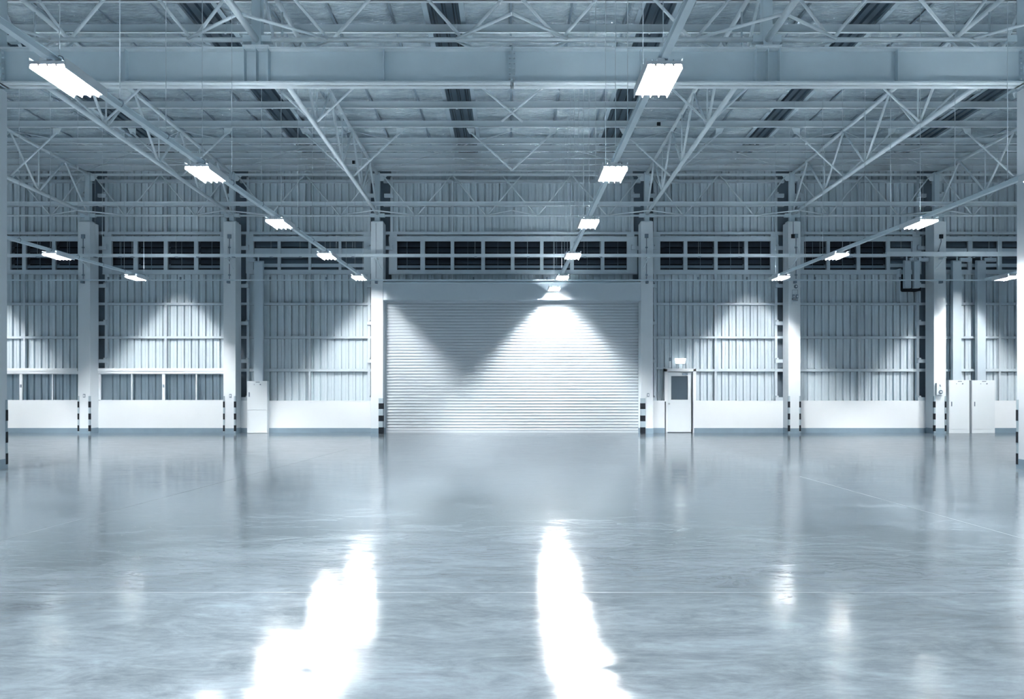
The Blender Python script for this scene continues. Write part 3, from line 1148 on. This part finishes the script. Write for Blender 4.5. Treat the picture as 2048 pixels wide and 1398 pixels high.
DEPTHW = {0: 'nearest one in view', 1: 'second one in view', 2: 'third one in view', 3: 'fourth one in view', 4: 'fifth one in view', 5: 'last one, just in front of the shutter housing'}
ROWD = {'outer left': 'on the unseen track past the left edge', 'far left': 'on the leftmost track', 'left': 'on the track left of the shutter', 'middle': 'on the middle track', 'right': 'on the track right of the shutter', 'far right': 'on the rightmost track'}
proto = None
for X, nm in ROWS:
    vis = {'outer left': [], 'far left': [3, 4], 'left': [0, 1, 2, 3, 4], 'middle': [0, 1, 2, 3, 4, 5], 'right': [1, 2, 3, 4], 'far right': [4]}[nm]
    allY = [(i, y) for i, y in enumerate(YL) if i < 5 or nm == 'middle']
    if nm == 'outer left': allY = allY[2:]
    else: allY += [(-1, 4.4), (-2, 0.6), (-3, -3.2), (-4, -7.0)]
    for i, y in allY:
        if proto is None:
            o = proto = make_fixture()
        else:
            o = copy_tree(proto)
        o.location = (X, y, light_h(y))
        if i == 5:
            o.location = (1.41, y, CH + 3.40)
            for e in (-0.3, 0.3):
                mb = MB()
                mb.tube((1.41, y + e, CH + 3.52), (1.41, y + e, roof_h(y + e) + 0.1), 0.0055, 6)
                part(mb, 'hanger_rod', M_WIRE, o)
        if i in vis:
            n_ = vis.index(i)
            W_ = ['nearest', 'second nearest', 'third nearest', 'fourth nearest', 'fifth nearest', 'farthest, against the shutter housing']
            word = 'only one in view' if len(vis) == 1 else W_[n_] if not (n_ == len(vis) - 1) else ('farthest, against the shutter housing' if nm == 'middle' else 'farthest in view')
            lab = 'bright four-tube light fixture %s, the %s' % (ROWD[nm], word)
            if len(vis) == 1: lab = 'lit four-tube fixture on the rightmost track, beside the near right column'
        elif i >= 0:
            lab = 'light fixture %s, %s from far wall' % (ROWD[nm], ['sixth', 'fifth', 'fourth', 'third', 'second', 'first'][i])
        else:
            lab = 'light fixture %s, behind the camera, %s back' % (ROWD[nm], ['first', 'second', 'third', 'fourth'][-i - 1])
        tag(o, lab, 'ceiling light', 'four-tube fixtures under the light tracks')


# ------------------------------------------------------------------ cable trays along the wall
kT = 1.033
yT = PY(kT)
tr = empty('cable_tray', (0, yT, PZ(511, kT)), label='upper long level cable tray crossing in front of the vents and column heads', cat='cable tray')
mb = MB()
mb.box(-19.5, PX(1772, kT), yT - 0.04, yT + 0.04, PZ(514, kT), PZ(508, kT))
mb.box(-19.5, PX(1772, kT), yT - 0.044, yT - 0.04, PZ(511.6, kT), PZ(510.6, kT))
part(mb, 'tray', M_TUBE, tr)
mb = MB()
mb.box(PX(1772, kT), 19.5, yT - 0.06, yT + 0.06, PZ(512.5, kT), PZ(504, kT))
part(mb, 'wide_tray', M_TUBE, tr)
tr['label'] = 'upper long level cable tray crossing in front of the vents and column heads'
kU = 1.026
yU = PY(kU)
tu = empty('cable_tray', (0, yU, PZ(560, kU)), label='lower slim level cable conduit crossing the columns at shutter housing height', cat='cable tray')
mb = MB()
mb.box(-19.5, 19.5, yU - 0.02, yU + 0.02, PZ(561.6, kU), PZ(559, kU))
part(mb, 'tray', M_STEEL, tu)
for cx in COLX:
    mb = MB()
    mb.box(cx - 0.05, cx + 0.03, yU + 0.01, YC0 + 0.005, PZ(566, kU), PZ(560, kU))
    part(mb, 'wall_clamp', M_GREY, tu)
    mb = MB()
    s_ = 1 if cx < 0 else -1
    mb.bar((cx + 0.0, yT + 0.03, PZ(514, kT)), (cx + s_ * 0.14, YC0 + 0.0, PZ(538, 1.02)), 0.03, 0.03)
    mb.box(cx - 0.05 + s_ * .0, cx + 0.05, yT, YC0 + 0.005, PZ(516, kT), PZ(514, kT))
    part(mb, 'support_strut', M_TUBE, tr)
for x in (75, 135, 190, 240, 264, 352, 395, 466, 542, 600, 660, 705, 950, 1055, 1168, 1200, 1397, 1478, 1640, 1700, 1802, 1846, 1945, 1978):
    mb = MB()
    X = PX(x, kT)
    mb.tube((X, yT, PZ(508, kT)), (X, yT, roof_h(yT) + 0.02), 0.0055, 6)
    part(mb, 'hanger_rod', M_WIRE, tr)
    mb = MB()
    mb.box(X - 0.02, X + 0.07, yT - 0.07, yT + 0.05, PZ(515.5, kT), PZ(514, kT))
    part(mb, 'tray_clip', M_GREY, tr)
for x in (217, 240, 288, 361, 540, 652, 947, 1094, 1118, 1396, 1494, 1630, 1800):
    mb = MB()
    X = PX(x, kU)
    mb.box(X - 0.02, X + 0.02, yU - 0.03, yU + 0.03, PZ(559.5, kU), PZ(554, kU))
    part(mb, 'conduit_clip', M_GREY, tu)


# ------------------------------------------------------------------ electrical cabinets and cable ducts
def cabinet(xa, xb, yt, split, lab, depth=0.2, hx=None, hy=0):
    k_ = D / (YW - depth)
    r = empty('electrical_cabinet', ((PX(xa, k_) + PX(xb, k_)) / 2, YW - depth / 2, 0), label=lab, cat='electrical cabinet', group='electrical cabinets')
    y0 = YW - depth
    X0_, X1_ = PX(xa, k_), PX(xb, k_)
    mb = MB()
    mb.box(X0_, X1_, y0 + 0.015, YW - 0.014, 0.0, PZ(yt, k_))
    part(mb, 'body', M_CAB, r, bevel=0.004)
    if split:
        zs = PZ(820, k_)
        mb = MB(); mb.box(X0_ + 0.004, X1_ - 0.004, y0, y0 + 0.014, zs + 0.006, PZ(yt + 0.6, k_))
        d = part(mb, 'door', M_CAB, r, bevel=0.003)
        mb = MB(); mb.box(X0_ + 0.004, X1_ - 0.004, y0, y0 + 0.014, 0.01, zs - 0.006)
        part(mb, 'lower_panel', M_CAB, r, bevel=0.003)
    else:
        mb = MB(); mb.box(X0_ + 0.01, X1_ - 0.004, y0, y0 + 0.014, PZ(858.5, k_) + 0.006, PZ(yt + 0.6, k_))
        d = part(mb, 'door', M_CAB, r, bevel=0.003)
        mb = MB(); mb.box(X0_, X1_, y0 + 0.004, y0 + 0.014, 0.0, PZ(858.5, k_) - 0.006)
        part(mb, 'plinth', M_CAB, r, bevel=0.003)
    mb = MB()
    mb.box(PX(hx - 0.9, k_), PX(hx + 0.9, k_), y0 - 0.025, y0, PZ(hy + 4.5, k_), PZ(hy - 4.5, k_))
    part(mb, 'handle', M_GREY, d, bevel=0.004)
    xm = (X0_ + X1_) / 2
    for dx, rr, m_ in ((-0.10, 0.012, M_GREY), (0.02, 0.012, M_FIX), (0.115, 0.022, M_GREY)):
        mb = MB()
        mb.tube((xm + dx, y0, PZ(yt + 7, k_)), (xm + dx, y0 - 0.016, PZ(yt + 7, k_)), rr, 12)
        part(mb, 'indicator_lamp' if dx < 0.1 else 'lock', m_, d)
    mb = MB()
    mb.box(xm - 0.05, xm + 0.09, y0 - 0.004, y0, PZ(yt + 3, k_), PZ(yt + 1.6, k_))
    part(mb, 'top_clip', M_GREY, d)
    return r


cabinet(494, 534.5, 762, True, 'white electrical cabinet with a split lower panel, left of the roller shutter', 0.22, 498.5, 789)
cabinet(1898, 1939, 760.5, False, 'tall white electrical cabinet beside the right column, the left of the pair', 0.24, 1903, 808)
cabinet(1944, 1990, 760.5, False, 'tall white electrical cabinet, the right of the pair near the picture edge', 0.24, 1949, 808)


def duct(xa, xb, yt, yb, lab, side, arm, k_=1.006, depth=0.14, join=None):
    r = empty('cable_duct', (PX((xa + xb) / 2, k_), PY(k_) + depth / 2, PZ(yb, k_)), label=lab, cat='cable duct', group='vertical cable ducts')
    y0 = PY(k_)
    mb = MB()
    xa_, xb_ = PX(xa, k_), PX(xb, k_)
    mb.box(xa_, xb_, y0, y0 + depth, PZ(yb, k_), PZ(yt + 5, k_))
    if join:
        mb.box(xa_ - 0.003, xb_ + 0.003, y0 - 0.004, y0 + depth, PZ(join + 0.6, k_), PZ(join - 0.6, k_))
    part(mb, 'riser', M_DUCT, r)
    mb = MB()
    # rounded bend at the top leaning back to the tray
    pts = []
    for q in range(7):
        a = math.pi / 2 * q / 6
        pts.append((y0 + 0.09 - 0.09 * math.cos(a), PZ(yt + 5, k_) + 0.09 * math.sin(a)))
    pts += [(y0 + depth, PZ(yt + 5, k_) + 0.09), (y0 + depth, PZ(yt + 5, k_))]
    mb.plate([(xa_, p[0], p[1]) for p in pts], (xb_ - xa_, 0, 0))
    part(mb, 'top_bend', M_DUCT, r)
    mb = MB()
    x1_ = xb_ if side > 0 else xa_
    xe = PX(arm, k_)
    z_ = PZ(yt + 1, k_)
    mb.box(x1_ - side * 0.02, xe, y0 + 0.03, y0 + 0.12, z_ - 0.02, z_ + 0.10)
    mb.box(x1_ - side * 0.10, xe + side * 0.015, y0 + 0.0, y0 + 0.13, z_ - 0.025, z_ - 0.015)
    mb.box(x1_ - side * 0.16, x1_ - side * 0.12, y0 + 0.02, y0 + 0.06, z_, z_ + 0.14)
    part(mb, 'side_arm', M_DUCT, r)
    return r


dct = duct(508, 525.5, 521, 762, 'white cable duct rising from the cabinet left of the roller shutter', -1, 496, join=619)
duct(1906, 1923, 520, 760.5, 'white cable duct rising from the left of the two tall cabinets', 1, 1943)
duct(1955, 1972, 520, 760.5, 'white cable duct rising from the right of the two tall cabinets', 1, 1994)
duct(1810, 1822.5, 520, 576, 'short cable duct dropping into the black wall box, left of the pair', 1, 1826, k_=1.01)
duct(1828.5, 1840, 520, 576, 'short cable duct dropping into the black wall box, right of the pair', 1, 1859, k_=1.012)
mb = MB()
mb.box(PX(1801), PX(1841), YW - 0.02, YG - 0.02, PZ(582), PZ(575))
mb.box(PX(1801), PX(1806), YW - 0.02, YG - 0.02, PZ(576), PZ(561))
mb.box(PX(1801), PX(1841), YG - 0.06, YG - 0.02, PZ(582), PZ(541))
tag(mb.build('wall_entry_box', M_BLACK), 'black open box on the wall below the two short cable ducts', 'wall box')
r = empty('entry_box_frame', (PX(1820), YW, PZ(606)), label='pale upright frame bars holding the black wall box', cat='frame')
for xa, xb, yt in ((1799.5, 1802.5, 537), (1838.5, 1841.5, 582)):
    mb = MB()
    mb.box(PX(xa), PX(xb), YW + 0.0, YG - 0.0, PZ(606), PZ(yt))
    part(mb, 'frame_bar', M_GIRT, r)


# ------------------------------------------------------------------ small fittings
def col_box(cx, x, y, lab, down=True, black=False, kk=1.0205):
    r = empty('junction_box', (PX(x, kk), YC0, PZ(y, kk)), label=lab, cat='junction box', group='junction boxes on the columns')
    mb = MB()
    y0 = YC0
    mb.box(PX(x - 3.6, kk), PX(x + 3.6, kk), y0 - 0.05, y0, PZ(y + 4, kk), PZ(y - 4, kk))
    part(mb, 'box', M_BLACK if black else M_GREY, r, bevel=0.006)
    if down:
        mb = MB()
        mb.tube((PX(x, kk), y0 - 0.02, PZ(y + 4, kk)), (PX(x, kk), y0 - 0.02, PZ(558, kk)), 0.013, 8)
        c = part(mb, 'conduit', M_GREY, r)
        for yy in (495, 550):
            mb = MB()
            mb.box(PX(x - 2.2, kk), PX(x + 2.2, kk), y0 - 0.036, y0, PZ(yy + 1.2, kk), PZ(yy - 1.2, kk))
            part(mb, 'clamp', M_GREY, c)
    return r


col_box(-14.8, 166.5, 473, 'small grey junction box with a conduit on the leftmost wall column')
col_box(-9.77, 459, 473, 'small grey junction box with a conduit on the second wall column from the left')
col_box(4.67, 1293, 472, 'small grey junction box with a conduit on the column right of the shutter')
col_box(9.77, 1592, 472, 'small grey junction box on the second wall column from the right')
bx_ = col_box(9.77, 1586, 472.5, 'small black box beside the grey junction box, second wall column from the right', down=False, black=True)
mb = MB()
mb.tube((PX(1586, 1.02), YC0 - 0.02, PZ(470, 1.02)), (PX(1586, 1.02), YC0 - 0.02, PZ(443.5, 1.02)), 0.012, 8)
part(mb, 'conduit', M_GREY, bx_)
b5 = col_box(14.8, 1882, 473, 'black box with a drooping cable on the column beside the tall cabinets', down=False, black=True)
mb = MB()
pp = [(1881, 477), (1881.5, 484), (1879.5, 491), (1877, 498), (1876, 503)]
for a, b in zip(pp[:-1], pp[1:]): mb.tube((PX(a[0], 1.02), YC0 - 0.03, PZ(a[1], 1.02)), (PX(b[0], 1.02), YC0 - 0.03, PZ(b[1], 1.02)), 0.012, 8)
mb.tube((PX(1876, 1.02), YC0 - 0.03, PZ(502, 1.02)), (PX(1876, 1.02), YC0 - 0.03, PZ(504.5, 1.02)), 0.03, 8)
part(mb, 'cable', M_GREY, b5)
# line up the column 755 with its thin drop wire
mb = MB()
mb.tube((PX(752, 1.0205), YC0 - 0.012, PZ(446, 1.02)), (PX(752, 1.0205), YC0 - 0.012, PZ(556, 1.02)), 0.006, 6)
tag(mb.build('drop_wire', M_GREY), 'thin dark wire running down the head of the column left of the shutter', 'wire')

for x, y, lab in ((168, 791.5, 'small socket plate on the leftmost wall column above its striped guards'), (460.5, 791.5, 'small socket plate on the second wall column from the left'), (1296.5, 790, 'small socket plate on the column right of the roller shutter')):
    kk = 1.0205
    r = empty('socket_plate', (PX(x, kk), YC0, PZ(y, kk)), label=lab, cat='socket', group='socket plates on the columns')
    mb = MB()
    mb.box(PX(x - 2.2, kk), PX(x + 2.2, kk), YC0 - 0.012, YC0, PZ(y + 3.6, kk), PZ(y - 3.6, kk))
    part(mb, 'plate', M_GREY, r, bevel=0.003)
    mb = MB()
    mb.box(PX(x - 1.1, kk), PX(x + 1.1, kk), YC0 - 0.018, YC0 - 0.012, PZ(y + 2.2, kk), PZ(y - 2.2, kk))
    part(mb, 'socket_face', M_CAB, r)

# alarm bell and emergency lamp set on the second column from the right
kk = 1.0205
r = empty('alarm_bell', (PX(1592, kk), YC0, PZ(573, kk)), label='round grey alarm bell high on the second wall column from the right', cat='alarm bell')
mb = MB()
mb.tube((PX(1592, kk), YC0, PZ(573, kk)), (PX(1592, kk), YC0 - 0.05, PZ(573, kk)), 0.07, 20, 0.055)
part(mb, 'gong', M_GREY, r)
mb = MB()
mb.tube((PX(1592, kk), YC0 - 0.05, PZ(573, kk)), (PX(1592, kk), YC0 - 0.07, PZ(573, kk)), 0.028, 14)
part(mb, 'hub', M_FIX, r)
r = empty('emergency_lamp_unit', (PX(1590, kk), YC0, PZ(594, kk)), label='twin-head emergency lamp unit below the alarm bell on the column', cat='emergency light')
mb = MB()
mb.box(PX(1584, kk), PX(1597, kk), YC0 - 0.03, YC0, PZ(609, kk), PZ(600, kk))
part(mb, 'case', M_CAB, r)
for x in (1586.5, 1593.5):
    mb = MB()
    mb.box(PX(x - 1.8, kk), PX(x + 1.8, kk), YC0 - 0.08, YC0 - 0.02, PZ(597, kk), PZ(589.5, kk))
    hd = part(mb, 'lamp_head', M_GREY, r)
    mb = MB()
    mb.box(PX(x - 1, kk), PX(x + 1, kk), YC0 - 0.084, YC0 - 0.08, PZ(595, kk), PZ(592, kk))
    part(mb, 'lens', M_FIX, hd)
mb = MB()
mb.tube((PX(1584.5, kk), YC0 - 0.02, PZ(580, kk)), (PX(1595.5, kk), YC0 - 0.02, PZ(580, kk)), 0.005, 6)
mb.tube((PX(1584.5, kk), YC0 - 0.02, PZ(580, kk)), (PX(1584.5, kk), YC0 - 0.02, PZ(602, kk)), 0.005, 6)
mb.tube((PX(1595.5, kk), YC0 - 0.02, PZ(580, kk)), (PX(1595.5, kk), YC0 - 0.02, PZ(602, kk)), 0.005, 6)
mb.bar((PX(1585, kk), YC0 - 0.04, PZ(601.5, kk)), (PX(1595, kk), YC0 - 0.04, PZ(601.5, kk)), 0.03, 0.02)
part(mb, 'bracket', M_GREY, r)

# control box on the column by the cabinets
r = empty('control_box', (PX(1881, kk), YC0, PZ(778, kk)), label='white control box with a dark round dial on the column beside the tall cabinets', cat='control box')
mb = MB()
mb.box(PX(1874.5, 1.025), PX(1887, 1.025), YC0 - 0.10, YC0, PZ(790, kk), PZ(766, kk))
part(mb, 'case', M_CAB, r, bevel=0.006)
mb = MB()
mb.tube((PX(1882, 1.025), YC0 - 0.10, PZ(784, 1.025)), (PX(1882, 1.025), YC0 - 0.13, PZ(784, 1.025)), 0.068, 20)
dl = part(mb, 'dial', M_GREY, r)
mb = MB()
mb.box(PX(1880, 1.025), PX(1884, 1.025), YC0 - 0.14, YC0 - 0.13, PZ(785, 1.025), PZ(783, 1.025))
part(mb, 'pointer', M_FIX, dl)
mb = MB()
mb.tube((PX(1882, 1.025), YC0 - 0.10, PZ(770, 1.025)), (PX(1882, 1.025), YC0 - 0.15, PZ(770, 1.025)), 0.045, 16, 0.03)
part(mb, 'push_button', M_FIX, r)

# lamp over the door with its little supply box
r = empty('door_lamp', (PX(1361), YG - 0.2, PZ(735)), label='glowing white emergency lamp standing on the rail above the door', cat='emergency light')
mb = MB()
y0 = YW - 0.02
mb.plate([(PX(1352), y0, PZ(727)), (PX(1369.5), y0, PZ(727)), (PX(1372), y0, PZ(717)), (PX(1350.5), y0, PZ(717))], (0, 0.09, 0))
part(mb, 'lit_diffuser', M_EXIT, r)
mb = MB()
for x in (1354, 1367): mb.box(PX(x - 1), PX(x + 1), y0 + 0.02, y0 + 0.07, PZ(737), PZ(727))
mb.box(PX(1352), PX(1369), y0 + 0.01, y0 + 0.08, PZ(728.5), PZ(727))
part(mb, 'bracket', M_GIRT, r)
r = empty('supply_box', (PX(1341), YG, PZ(735)), label='slim supply box and thin conduit beside the lamp above the door', cat='junction box')
mb = MB(); mb.box(PX(1339), PX(1343.5), YG - 0.16, YG - 0.07, PZ(734), PZ(722))
part(mb, 'box', M_CAB, r)
mb = MB(); mb.box(PX(1340), PX(1343), YG - 0.15, YG - 0.08, PZ(722), PZ(715))
part(mb, 'plug', M_GREY, r)
mb = MB(); mb.tube((PX(1341), YG - 0.11, PZ(716)), (PX(1341), YG - 0.11, PZ(560)), 0.009, 8)
part(mb, 'conduit', M_GREY, r)
# louvre pull device hanging on the purlins
for x, y, k_, lab in ((1317, 249, 1.2, 'small black box clipped to a purlin right of the middle light track'), (708, 325, 1.05, 'small black box by the truss left of the middle bay')):
    mb = MB()
    Xb, Yb, Zb = P(x, y, k_)
    mb.box(Xb - 0.05, Xb + 0.05, Yb - 0.06, Yb, Zb - 0.05, Zb + 0.05)
    tag(mb.build('sensor_box', M_BLACK), lab, 'sensor', 'black sensor boxes in the roof')
